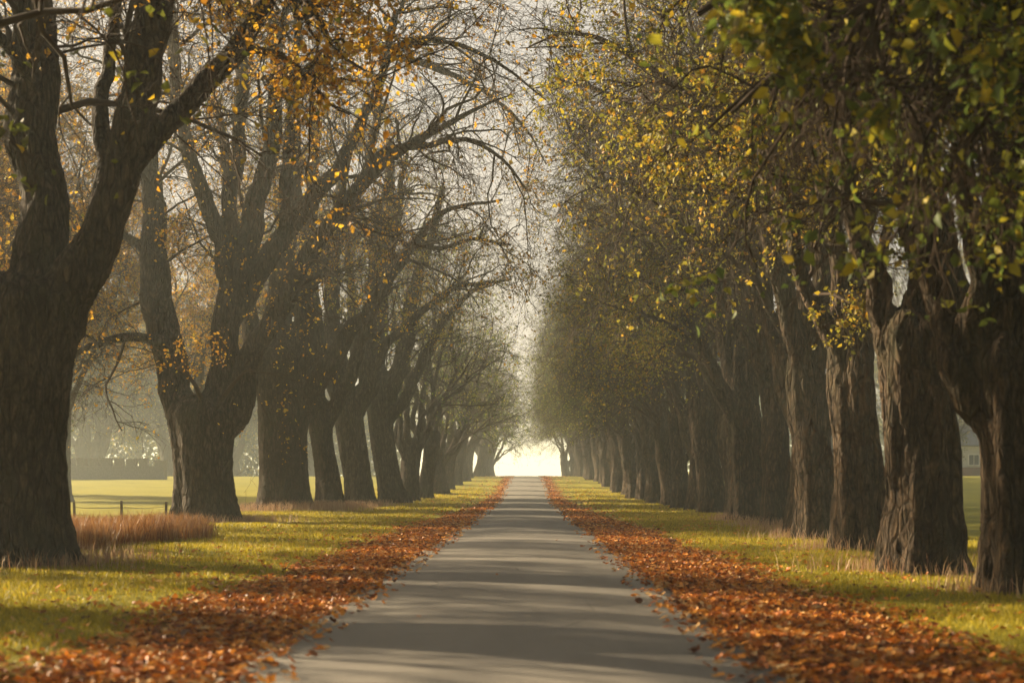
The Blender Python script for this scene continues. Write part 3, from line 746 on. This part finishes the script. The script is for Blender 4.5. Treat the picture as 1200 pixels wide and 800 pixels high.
lab = ['round crowned pale tree behind the notched stone wall', 'tallest misty tree behind the left end of the stone wall', 'wide faint tree far behind the notched wall',
       'small pale tree right of the stone wall', 'faint tree between the notched wall and the low forking tree', 'dim tree behind the nearest left trunk', 'faint tree in the mist seen between second and third left trunks',
       'small misty tree nearest the gap between second and third left trunks', 'faintest tall tree far behind the stone wall', 'dim broad tree at the far left of the field',
       'field tree seen behind the low forking tree', 'second field tree behind the third left trunk', 'leafy tree overhanging the brick house', 'tree right of the brick house',
       'tree at the left end of the brick house', 'tree standing behind the nearest right trunk', 'hidden tree deep behind the right row', 'far tree behind the brick house']
for k, (x, y, s) in enumerate(bg):
    s *= 1.75 if y > 190 else 1.15
    place(genB[k % 2], x, y, rng.random() * 6.28, (s, s, s), lab[k], 'tree', GB, (1, 1, 0.9), 'field_tree')

rng = np.random.default_rng(15)
n = 45000
n = 80000; a = rng.random(n); x = np.where(a < 0.5, -150 + 256 * a, 24 + 296 * (a - 0.5)); y = 262 + 20 * rng.random(n) + 10 * vnoise(x * 0.05, x * 0)
hh = 11 + 9 * vnoise(x * 0.09 + 5, x * 0 + 3) + 3 * vnoise(x * 0.3, x * 0 + 8)
V, t = leaves(rng, np.stack([x, y, gz(x, y) + hh * rng.random(n) ** 0.8], 1), 0.9)
o = tag(link('distant_wood', mesh_np('distant_wood', V, [(t, 0)], False), M['leaf_green']), 'far wood reading as one grey mass in the mist beyond the fields', 'wood', kind='stuff'); o.color = (0.8, 0.85, 0.8, 1)

# ------------------------------------------------------------------ ground cover
def in_strip(x, side, y):
    lo = ROAD_X + side * ROAD_W / 2
    return (x - lo) * side

def scatter_leaf_litter(name, side, seed, label):
    rng = np.random.default_rng(seed)
    pts = []
    for y0, y1, den in ((4, 16, 420), (16, 30, 330), (30, 60, 190), (60, 110, 90), (110, 180, 45)):
        w = 6.0; n = int((y1 - y0) * w * den)
        y = rng.uniform(y0, y1, n); u = rng.uniform(-0.6, w - 0.6, n)
        wid = (1.2 if side < 0 else 1.5) + 0.9 * (vnoise(y * 0.5 + 11 * side + 40, u * 0.6 + 5) - 0.5) + 0.25 * smooth(14, 8, y) - 1.05 * smooth(18, 75, y) * (1.25 if side > 0 else 0.9)
        p = np.where(u < 0, np.exp(u / 0.17) * 0.9, 1 - smooth(wid - 0.7, wid + 0.75, u) * (1 - 0.06 * np.exp(-np.maximum(u - wid, 0) / 2.2)))
        k = rng.random(n) < p
        pts.append(np.stack([ROAD_X + side * (ROAD_W / 2 + u[k]), y[k], 0.028 * rng.random(k.sum()) ** 2, np.full(k.sum(), 1.0 if y1 <= 30 else (1.25 if y1 <= 60 else 1.7))], 1))
    if side > 0:     # stray leaves on the road itself
        n = 10; pts.append(np.stack([rng.uniform(-2, 1.7, n), rng.uniform(6, 60, n), np.full(n, 0.045), np.ones(n)], 1))
    p = np.concatenate(pts); N = len(p)
    a = rng.random(N) * 6.28; tl = rng.normal(size=(N, 2)) * 0.32
    ax = np.stack([np.cos(a), np.sin(a), tl[:, 0]], 1); sd = np.stack([-np.sin(a), np.cos(a), tl[:, 1]], 1)
    ax, sd = norm(ax), norm(sd); nm = np.cross(ax, sd)
    s = ((0.05 + 0.06 * rng.random(N)) * p[:, 3])[:, None]
    cu = rng.uniform(-0.05, 0.3, N)[:, None]
    o = np.stack([p[:, 0], p[:, 1], gz(p[:, 0], p[:, 1]) + 0.02 + p[:, 2]], 1)
    on = np.abs(p[:, 0] - ROAD_X) < ROAD_W / 2
    u2 = (p[:, 0] - ROAD_X) / (ROAD_W / 2)
    o[on, 2] = profile(p[on, 1]) + 0.03 + 0.05 * (1 - u2[on] ** 2)
    prof = [(-0.5, 0.05, 0), (-0.28, 0.3, 1), (-0.05, 0.26, 0.8), (0.1, 0.42, 1), (0.3, 0.2, .7), (0.62, 0.0, 1.4), (0.3, -0.2, .7), (0.1, -0.42, 1), (-0.05, -0.26, .8), (-0.28, -0.3, 1)]
    ring = np.stack([o + s * (q[0] * ax + q[1] * sd + cu * q[2] * nm) for q in prof], 1)
    v = np.concatenate([ring, o[:, None]], 1).reshape(-1, 3)
    b = (np.arange(N) * 11)[:, None]
    tr = np.concatenate([b + np.array([[10, i, (i + 1) % 10]]) for i in range(10)])
    tag(link(name, mesh_np(name, v, [(tr, 0)], False), M['leaf_fallen']), label, 'leaves', kind='stuff')
scatter_leaf_litter('fallen_leaves', -1, 31, 'band of orange fallen leaves along the left road edge')
scatter_leaf_litter('fallen_leaves', 1, 32, 'wide band of rusty fallen leaves along the right road edge')

def blades(name, p, h, w, mat, label, rng, lean=0.35, cat='grass', tint=None):
    N = len(p)
    a = rng.random(N) * 6.28; ld = rng.normal(size=(N, 2)) * lean * h[:, None]
    sd = np.stack([np.cos(a), np.sin(a), np.zeros(N)], 1) * w[:, None]
    o = np.stack([p[:, 0], p[:, 1], gz(p[:, 0], p[:, 1]) - 0.01], 1)
    mid = o + np.stack([ld[:, 0] * 0.35, ld[:, 1] * 0.35, h * 0.6], 1)
    top = o + np.stack([ld[:, 0], ld[:, 1], h], 1)
    v = np.stack([o - sd, o + sd, mid + sd * 0.8, mid - sd * 0.8, top], 1).reshape(-1, 3)
    b = (np.arange(N) * 5)[:, None]
    me = mesh_np(name, v, [(b + np.array([[0, 1, 2, 3]]), 0), (b + np.array([[3, 2, 4]]), 0)], False)
    o = tag(link(name, me, mat), label, cat, kind='stuff')
    if tint: o.color = (*tint, 1)
    return o

rng = np.random.default_rng(51)
pts, hs, ws = [], [], []
for y0, y1, den, hh, ww in ((5, 16, 900, 0.06, 0.004), (16, 30, 620, 0.065, 0.005), (30, 60, 260, 0.075, 0.009), (60, 120, 70, 0.09, 0.018)):
    for xa, xb in ((-14.5 if y0 > 20 else -9, -3.2), (3.2, 10 if y0 < 40 else 8.6)):
        n = int((y1 - y0) * (xb - xa) * den)
        x = rng.uniform(xa, xb, n); y = rng.uniform(y0, y1, n)
        u = np.abs(x - ROAD_X) - ROAD_W / 2
        k = rng.random(n) < smooth(1.1, 2.3, u + 0.5 * (vnoise(x * 2, y * 2) - 0.5)) * (0.35 + 0.9 * vnoise(x * 1.3 + 20, y * 1.3))
        pts.append(np.stack([x[k], y[k]], 1)); q = int(k.sum())
        hs.append(hh * (0.5 + rng.random(q)) * (0.6 + 0.9 * vnoise(x[k] * 0.8, y[k] * 0.8))); ws.append(ww * (0.7 + 0.6 * rng.random(q)))
blades('grass', np.vstack(pts), np.concatenate(hs), np.concatenate(ws), M['blade_green'], 'short yellow green grass on the verges', rng, 0.5)

# stand of tall brown reeds left of the road
n = 24000
yy = rng.uniform(25.7, 37, n)
front = np.minimum(-8.5 + (yy - 25.9) * 0.222, -0.2304 * yy) + 0.5 * (vnoise(yy * 1.3, yy * 0) - 0.5) + rng.normal(size=n) * 0.12
xx = front - rng.random(n) ** 1.3 * 4.0
rh = (0.30 + 0.32 * rng.random(n)) * (0.75 + 0.45 * vnoise(xx * 0.9, yy * 0.9)) + 0.10 * (rng.random(n) > 0.94)
blades('tall_dry_grass', np.stack([xx, yy], 1), rh, np.full(n, 0.006) * (0.6 + rng.random(n)), M['blade_brown'],
       'dense stand of tall red brown dry grass between the two nearest left trees', rng, 0.25)
# straw tufts round the tree feet
pts, hs = [], []
feet = [((20 - CX) * d1 / F, d1, 1.0, 1400), ((243 - CX) * d2 / F, d2, 1.1, 2600), ((333 - CX) * d3 / F, d3, 1.3, 5200), ((388 - CX) * d4 / F, d4, 0.8, 2200), ((418 - CX) * d5 / F, d5, 0.9, 1800),
        ((1203 - CX) * dr1 / F, dr1, 0.6, 260), ((1085 - CX) * dr2 / F, dr2, 0.7, 420), ((1008 - CX) * dr3 / F, dr3, 0.6, 380), ((955 - CX) * dr4 / F, dr4, 0.6, 380), (7.1, 37, 0.6, 700), (7.2, 41.5, 0.6, 700), (7.3, 47, 0.6, 700)]
for fx, fy, fr, n in feet:
    a = rng.random(n) * 6.28; r = fr * (0.85 + np.abs(rng.normal(size=n)) * 0.75)
    x = fx + r * np.cos(a) + (0.3 if fx < 0 else -0.2); y = fy + r * np.sin(a) * 0.8
    pts.append(np.stack([x, y], 1)); hs.append((0.16 + 0.30 * rng.random(n)) * (1.15 if fy > 55 else 0.8))
pts, hs = np.vstack(pts), np.concatenate(hs)
blades('straw_grass', pts, hs, np.full(len(hs), 0.006), M['blade_straw'], 'pinkish dry straw grass growing round the tree feet', rng, 0.3)

# ------------------------------------------------------------------ far things
def box_mesh(name, boxes, mats=None, bev=0.0):
    V, Q, off = [], [], 0
    for x0, x1, y0, y1, z0, z1 in boxes:
        V.append(np.array([(x, y, z) for z in (z0, z1) for x, y in ((x0, y0), (x1, y0), (x1, y1), (x0, y1))]))
        Q.append(np.array([(3, 2, 1, 0), (4, 5, 6, 7), (0, 1, 5, 4), (1, 2, 6, 5), (2, 3, 7, 6), (3, 0, 4, 7)]) + off); off += 8
    return mesh_np(name, np.vstack(V), [(np.vstack(Q), 0)], False)

# notched stone wall
wy = 148.0
wr = empty('stone_wall', (-44.5, wy, float(gz(-44.5, wy)) - 0.1), R(-6))
tag(wr, 'long grey stone wall with a notched top across the far left field', 'wall')
link('wall_body', box_mesh('wall_body', [(-9.0, 6.0, -0.35, 0.35, -0.3, 1.45)]), M['stone'], wr)
x = -9.0; rng = np.random.default_rng(3)
while x < 5.2:
    w = 0.85 + 0.2 * rng.random(); h = 0.8 + 0.1 * rng.random() - 0.012 * (x + 9)
    me = box_mesh('battlement', [(0, w, -0.33, 0.33, 1.452, 1.45 + h), (-0.03, w + 0.03, -0.37, 0.37, 1.452 + h, 1.53 + h)])
    link('battlement', me, M['stone'], wr, (x, 0, 0)); x += w + 0.38
link('end_pier', box_mesh('end_pier', [(6.003, 7.0, -0.5, 0.5, -0.3, 1.9), (5.93, 7.08, -0.57, 0.57, 1.902, 2.05)]), M['stone'], wr)

# low stakes with a wire at the field edge
fr = empty('wire_fence', (-13.5, 48, float(gz(-13.5, 48))), 0)
tag(fr, 'short wooden stakes with sagging wire along the left field edge', 'fence')
xs = [-1.6, -0.2, 1.15, 2.6]
for i, xo in enumerate(xs):
    me = box_mesh('post', [(-0.035, 0.035, -0.035, 0.035, -0.2, 0.62 + 0.04 * (i % 2))]); link('post', me, M['post_wood'], fr, (xo, 0.4 * xo, 0)).rotation_euler = (0, R(2 * (i - 1)), 0)
P = np.array([[(xs[i] + (xs[i + 1] - xs[i]) * t, 0.4 * (xs[i] + (xs[i + 1] - xs[i]) * t), 0.46 - 0.22 * t * (1 - t)) for t in np.linspace(0, 1, 7)] for i in range(3)])
V, q = tubes(P, np.full(P.shape[:2], 0.007), 5); link('wire', mesh_np('wire', V, [(q, 0)]), M['wire'], fr)

def house(name, loc, rz, label, W, D, H, roofh, wallm, wins, band=None, chimney=True):
    h = empty(name, loc, rz); tag(h, label, 'house')
    link('wall', box_mesh('wall', [(-W / 2, W / 2, -D / 2, D / 2, -0.5, H)]), wallm, h)
    if band: link('brick_base', box_mesh('brick_base', [(-W / 2 - 0.04, W / 2 + 0.04, -D / 2 - 0.04, D / 2 + 0.04, -0.5, band)]), M['brick'], h)
    o = 0.35
    V = np.array([(-W / 2 - o, -D / 2 - o, H), (W / 2 + o, -D / 2 - o, H), (W / 2 + o, D / 2 + o, H), (-W / 2 - o, D / 2 + o, H), (-W / 2 - o, 0, H + roofh), (W / 2 + o, 0, H + roofh)])
    V = np.vstack([V, V + [0, 0, 0.16]])
    me = mesh_np('roof', V, [(np.array([(6, 7, 11, 10), (8, 9, 10, 11), (0, 4, 5, 1), (2, 5, 4, 3), (0, 1, 7, 6), (2, 3, 9, 8), (0, 3, 2, 1)]), 0), (np.array([(0, 6, 10), (0, 10, 4), (3, 4, 10), (3, 10, 9), (1, 5, 11), (1, 11, 7), (2, 8, 11), (2, 11, 5)]), 0)], False)
    rf = link('roof', me, M['slate'], h)
    if chimney: link('chimney', box_mesh('chimney', [(W * 0.25, W * 0.25 + 0.7, -0.35, 0.35, H + roofh * 0.5, H + roofh + 0.9)]), M['brick'], rf)
    for (wx, wz, ww, wh) in wins:
        y = -D / 2 - 0.05
        f = link('window', box_mesh('window', [(wx - ww / 2 - 0.1, wx - ww / 2, y - 0.06, y + 0.1, wz - 0.1, wz + wh + 0.1), (wx + ww / 2, wx + ww / 2 + 0.1, y - 0.06, y + 0.1, wz - 0.1, wz + wh + 0.1),
             (wx - ww / 2, wx + ww / 2, y - 0.06, y + 0.1, wz + wh, wz + wh + 0.1), (wx - ww / 2, wx + ww / 2, y - 0.09, y + 0.1, wz - 0.1, wz),
             (wx - 0.03, wx + 0.03, y - 0.04, y + 0.09, wz, wz + wh)]), M['white_paint'], h)
        link('pane', box_mesh('pane', [(wx - ww / 2, wx - 0.032, y - 0.005, y + 0.04, wz, wz + wh), (wx + 0.032, wx + ww / 2, y - 0.005, y + 0.04, wz, wz + wh)]), M['glass'], f)
    return h
hy = 166.0; hx = (1136 - CX) * hy / F
house('brick_house', (hx, hy + 3, float(gz(hx, hy)) + 0.1), R(4), 'brick and render house glimpsed between the two nearest right trunks', 11, 6, 3.4, 2.4, M['render_pale'],
      [(0.3, 1.25, 1.15, 1.15), (-3.2, 1.25, 1.15, 1.15), (3.4, 1.25, 1.15, 1.15)], 0.95)
# low dark plant at the field edge
rng = np.random.default_rng(71)
def small_plant(loc, label, n, s):
    r = empty('shrub', loc); tag(r, label, 'shrub')
    p0 = rng.normal(size=(n // 12, 3)) * 0.05; p0[:, 2] = 0
    d0 = norm(rng.normal(size=p0.shape) * 0.55 + [0, 0, 1])
    P, Rr = grow(rng, p0, d0, s * (0.6 + 0.6 * rng.random(len(p0))), np.full(len(p0), 0.012), 6, 0.18, 0.05)
    link('stem', mesh_np('stem', *[(v, [(q, 0)]) for v, q in [tubes(P, Rr, 4)]][0]), M['twig'], r)
    i = rng.integers(0, len(P), n); k = rng.integers(2, 6, n)
    V, t = leaves(rng, P[i, k] + rng.normal(size=(n, 3)) * 0.06, 0.09)
    o = link('foliage', mesh_np('foliage', V, [(t, 0)], False), M['leaf_green'], r); o.color = (0.7, 0.75, 0.8, 1)
sx_, sy_ = at(291, 600)
small_plant((sx_, sy_, float(gz(sx_, sy_))), 'low dark shrub between the second and third left trunks', 500, 0.32)

# ------------------------------------------------------------------ mist
me = box_mesh('haze', [(-1500, 1500, -90, 1600, -2.5, 25.5)])
hz = link('haze', me); tag(hz, 'pale morning mist filling the whole avenue', 'mist', kind='stuff')
m = bpy.data.materials.new('mist'); m.use_nodes = True; nt = m.node_tree; nt.nodes.clear()
out = nt.nodes.new('ShaderNodeOutputMaterial'); pv = nt.nodes.new('ShaderNodeVolumePrincipled')
pv.inputs['Color'].default_value = (0.87, 0.95, 0.90, 1); pv.inputs['Density'].default_value = 0.0012; pv.inputs['Anisotropy'].default_value = 0.25
nt.links.new(pv.outputs[0], out.inputs['Volume']); me.materials.append(m)

# ------------------------------------------------------------------ light, sky, camera
w = bpy.data.worlds.new('World'); scene.world = w; w.use_nodes = True
nt = w.node_tree; nt.nodes.clear()
sky = nt.nodes.new('ShaderNodeTexSky'); sky.sky_type = 'NISHITA'; sky.sun_disc = False
sky.sun_elevation = R(SUN_EL); sky.dust_density = 9.0; sky.air_density = 1.2; sky.ozone_density = 0.7
bgn = nt.nodes.new('ShaderNodeBackground'); bgn.inputs['Strength'].default_value = 0.05
wo = nt.nodes.new('ShaderNodeOutputWorld')
tc = nt.nodes.new('ShaderNodeTexCoord')               # made-up bright cloud bank ahead, added to whiten the sky over the avenue
dp = nd(nt, 'ShaderNodeVectorMath'); dp.operation = 'DOT_PRODUCT'; dp.inputs[1].default_value = (-0.12, 0.96, 0.25); nt.links.new(tc.outputs['Generated'], dp.inputs[0])
mr = nd(nt, 'ShaderNodeMapRange'); mr.interpolation_type = 'SMOOTHSTEP'; mr.inputs[1].default_value = 0.62; mr.inputs[2].default_value = 0.93; nt.links.new(dp.outputs['Value'], mr.inputs[0])
cl = ramp(nt, tex_noise(nt, tc.outputs['Generated'], 6.0, 6, 0.6, 0.4), [(0.3, (0.45, 0.45, 0.45)), (0.62, (1, 1, 1))])
cf = math_n(nt, 'MULTIPLY', mr.outputs[0], cl)
skyc = mixc(nt, cf, sky.outputs[0], (5.4, 4.75, 3.9))
nt.links.new(skyc, bgn.inputs[0]); nt.links.new(bgn.outputs[0], wo.inputs[0])
to_sun = Vector((-math.cos(R(SUN_AZ)) * math.cos(R(SUN_EL)), math.sin(R(SUN_AZ)) * math.cos(R(SUN_EL)), math.sin(R(SUN_EL))))
sky.sun_rotation = math.atan2(to_sun.x, to_sun.y)
sl = bpy.data.lights.new('sun', 'SUN'); sl.energy = 5.0; sl.angle = R(0.6); sl.color = (1.0, 0.80, 0.54)
so = bpy.data.objects.new('sun', sl); col.objects.link(so)
so.rotation_euler = (-to_sun).to_track_quat('-Z', 'Y').to_euler()

cam = bpy.data.cameras.new('camera'); co = bpy.data.objects.new('camera', cam); col.objects.link(co)
co.location = (0, 0, EYE); co.rotation_euler = (R(90), 0, 0)
cam.sensor_width = 36; cam.lens = 36 * F / 1200
cam.shift_x = -(CX - 600) / 1200; cam.shift_y = (CY - 400) / 1200
cam.clip_end = 4000; cam.clip_start = 0.1
cam.dof.use_dof = True; cam.dof.focus_distance = 50; cam.dof.aperture_fstop = 1.5; cam.dof.aperture_blades = 9
scene.camera = co

vs = scene.view_settings
vs.view_transform = 'Standard'; vs.look = 'None'; vs.gamma = 1; vs.exposure = 1.8; vs.use_curve_mapping = False
cy = scene.cycles
cy.use_denoising = True
try: cy.denoiser = 'OPENIMAGEDENOISE'
except Exception: pass
cy.max_bounces = 6; cy.diffuse_bounces = 3; cy.glossy_bounces = 1; cy.transmission_bounces = 4; cy.volume_bounces = 1
cy.caustics_reflective = False; cy.caustics_refractive = False
cy.sample_clamp_indirect = 6.0
